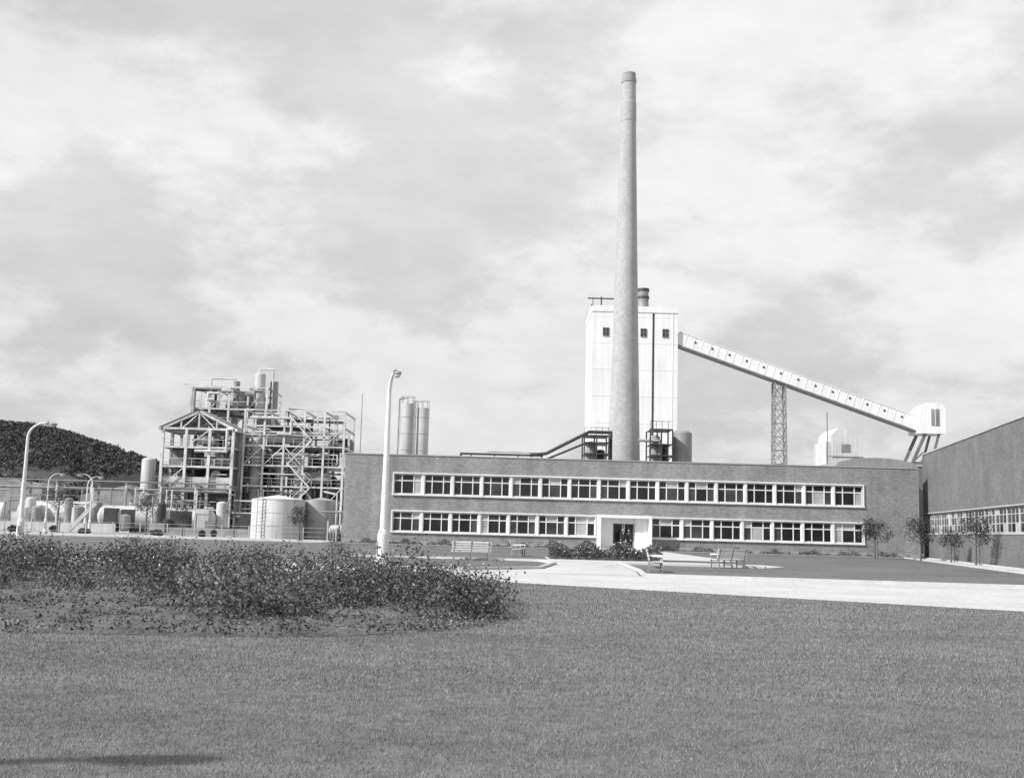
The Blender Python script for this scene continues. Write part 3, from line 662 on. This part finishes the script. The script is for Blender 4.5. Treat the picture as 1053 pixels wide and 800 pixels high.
# ------------------------------------------------------------------ people
def skin_obj(name,pts,edges,rad,mat,T,parent,root=0,sub=2):
    me=bpy.data.meshes.new(name); me.from_pydata([tuple(T@Vector(p)) for p in pts],edges,[]); me.materials.append(mat)
    o=bpy.data.objects.new(name,me); COL.objects.link(o); o.parent=parent
    o.modifiers.new('skin','SKIN').use_smooth_shade=True; s_=o.modifiers.new('sub','SUBSURF'); s_.levels=1; s_.render_levels=sub
    sv=me.skin_vertices[0].data
    for i,r_ in enumerate(rad): sv[i].radius=(r_,r_) if not isinstance(r_,tuple) else r_; sv[i].use_root=(i==root)
    return o
def person(x,y,z,ang,h=1.76,stance=.1,armb=.0):
    e=empty('person'); S=h/1.76; T=Matrix.Translation((x,y,z))@Matrix.Rotation(ang,4,'Z')@Matrix.Scale(S,4)
    pts=[(0,0,.95),(0,0,1.12),(0,0,1.34),(0,.0,1.45),(0,-.01,1.53)]
    rad=[(.16,.12),(.15,.11),(.18,.12),(.09,.08),(.058,.058)]; ed=[(0,1),(1,2),(2,3),(3,4)]
    def add(ps,rs,at):
        prev=at
        for p,r_ in zip(ps,rs): pts.append(p); rad.append(r_); ed.append((prev,len(pts)-1)); prev=len(pts)-1
    for sgn in (-1,1):
        st=stance*sgn
        add([(sgn*.18,0,1.42),(sgn*.24,.02,1.14),(sgn*.25,-.06-armb,.9)],[.07,.052,.04],2)
        add([(sgn*.1,0,.88),(sgn*.12,-.02+st*.3,.5),(sgn*.13,st*.5,.1),(sgn*.15,st*.5-.16,.045)],[.1,.068,.05,.045],0)
        hp=[(0,0,0),(0,-.01,-.07)]; hr=[.026,.034]; he=[(0,1)]
        W=(sgn*.25,-.065-armb,.88)
        for k_,(fx,l) in enumerate(((-.03,.075),(-.01,.085),(.01,.08),(.03,.065))):
            b_=len(hp); hp+= [(fx,-.012,-.1),(fx,-.02,-.1-l*.5),(fx,-.035,-.1-l)]; hr+=[.01,.009,.008]; he+=[(1,b_),(b_,b_+1),(b_+1,b_+2)]
        b_=len(hp); hp+=[(-sgn*.045,-.02,-.05),(-sgn*.055,-.035,-.09)]; hr+=[.011,.009]; he+=[(0,b_),(b_,b_+1)]
        skin_obj('hand',[(p[0]+W[0],p[1]+W[1],p[2]+W[2]) for p in hp],he,hr,SKIN,T,e,0,1)
    skin_obj('body',pts,ed,rad,SUIT,T,e)
    s_=M(T); s_.ball((0,-.01,1.645),.1,0,16,(.78,.95,1.2)); s_.ball((0,.015,1.675),.104,1,16,(.82,.95,1.0)); s_.ball((0,-.108,1.635),.018,0,8,(.8,1,1.3)); s_.box(-.025,.025,-.1,-.096,1.585,1.592,1)
    for sg in (-1,1): s_.ball((sg*.032,-.096,1.655),.011,1,8); s_.ball((sg*.08,0,1.64),.022,0,8,(.4,.8,1.2))
    s_.box(-.03,.03,-.125,-.118,1.3,1.43,2)
    s_.build('head',[SKIN,HAIR,WHITE],e)
person(10.15,97.9,.14,math.radians(15),1.78,.1,.05)
person(10.7,98.2,.14,math.radians(-30),1.72,.15)

# ------------------------------------------------------------------ light, sky
el=math.radians(36); az=Vector((-.88,-.475,0)).normalized(); sun=Vector((az.x*math.cos(el),az.y*math.cos(el),math.sin(el)))
ld=bpy.data.lights.new('sun','SUN'); ld.energy=5; ld.angle=math.radians(.5); ld.color=(1,.998,.992)
lo=bpy.data.objects.new('sun',ld); COL.objects.link(lo); lo.rotation_euler=sun.to_track_quat('Z','Y').to_euler(); lo.location=(-40,-20,60)
wd=bpy.data.worlds.new('World'); scene.world=wd; wd.use_nodes=True; nt=wd.node_tree; bg=nt.nodes['Background']
sk=node(nt,'ShaderNodeTexSky'); sk.sky_type='NISHITA'; sk.sun_disc=False; sk.sun_elevation=el; sk.sun_rotation=math.atan2(az.x,az.y)
bw=node(nt,'ShaderNodeRGBToBW'); nt.links.new(sk.outputs[0],bw.inputs[0])
tc=node(nt,'ShaderNodeTexCoord').outputs['Generated']; sp=node(nt,'ShaderNodeSeparateXYZ'); nt.links.new(tc,sp.inputs[0])
zz=mth(nt,'ADD',mth(nt,'MAXIMUM',sp.outputs[2],0),.5)
cb=node(nt,'ShaderNodeCombineXYZ'); nt.links.new(mth(nt,'DIVIDE',sp.outputs[0],zz),cb.inputs[0]); nt.links.new(mth(nt,'DIVIDE',sp.outputs[1],zz),cb.inputs[1]); nt.links.new(mth(nt,'MULTIPLY',sp.outputs[2],1.6),cb.inputs[2])
v1=cb.outputs[0]
n1=noise(nt,stretch(nt,v1,(1,1,1),(3.1,1.7,.4)),2.6,12,.6); n2=noise(nt,stretch(nt,v1,(.7,.9,1)),1.3,4,.5)
n3=noise(nt,stretch(nt,v1,(1,1,1.3),(7,2,5)),7,9,.62)
cloud=mth(nt,'ADD',rng_map(nt,n1,6.7,8.6,.43,.56,True),rng_map(nt,n2,-.7,.5,.35,.65))
cloud=mth(nt,'ADD',cloud,rng_map(nt,n3,-.45,.45,.35,.65))
cov=rng_map(nt,n2,.85,1.0,.35,.6)
skv=mth(nt,'MINIMUM',mth(nt,'MULTIPLY',bw.outputs[0],1.3),8.2)
mx=mth(nt,'ADD',mth(nt,'MULTIPLY',cloud,cov),mth(nt,'MULTIPLY',skv,mth(nt,'SUBTRACT',1,cov)))
nt.links.new(mx,bg.inputs[0]); bg.inputs[1].default_value=.1

# ------------------------------------------------------------------ camera
cd=bpy.data.cameras.new('camera'); cam=bpy.data.objects.new('camera',cd); COL.objects.link(cam); scene.camera=cam
cd.sensor_width=36; cd.lens=36*1129/1053; cd.clip_end=8000; cd.clip_start=.1
pch=math.radians(7.27); rl=math.radians(1.55)
fw=Vector((0,math.cos(pch),math.sin(pch))); rt=Vector((1,0,0)); u=Vector((0,-math.sin(pch),math.cos(pch)))
r2=rt*math.cos(rl)+u*math.sin(rl); u2=u*math.cos(rl)-rt*math.sin(rl)
cam.matrix_world=Matrix(((r2.x,u2.x,-fw.x,0),(r2.y,u2.y,-fw.y,0),(r2.z,u2.z,-fw.z,1.6),(0,0,0,1)))
scene.view_settings.view_transform='Standard'; scene.view_settings.look='None'; scene.view_settings.exposure=0
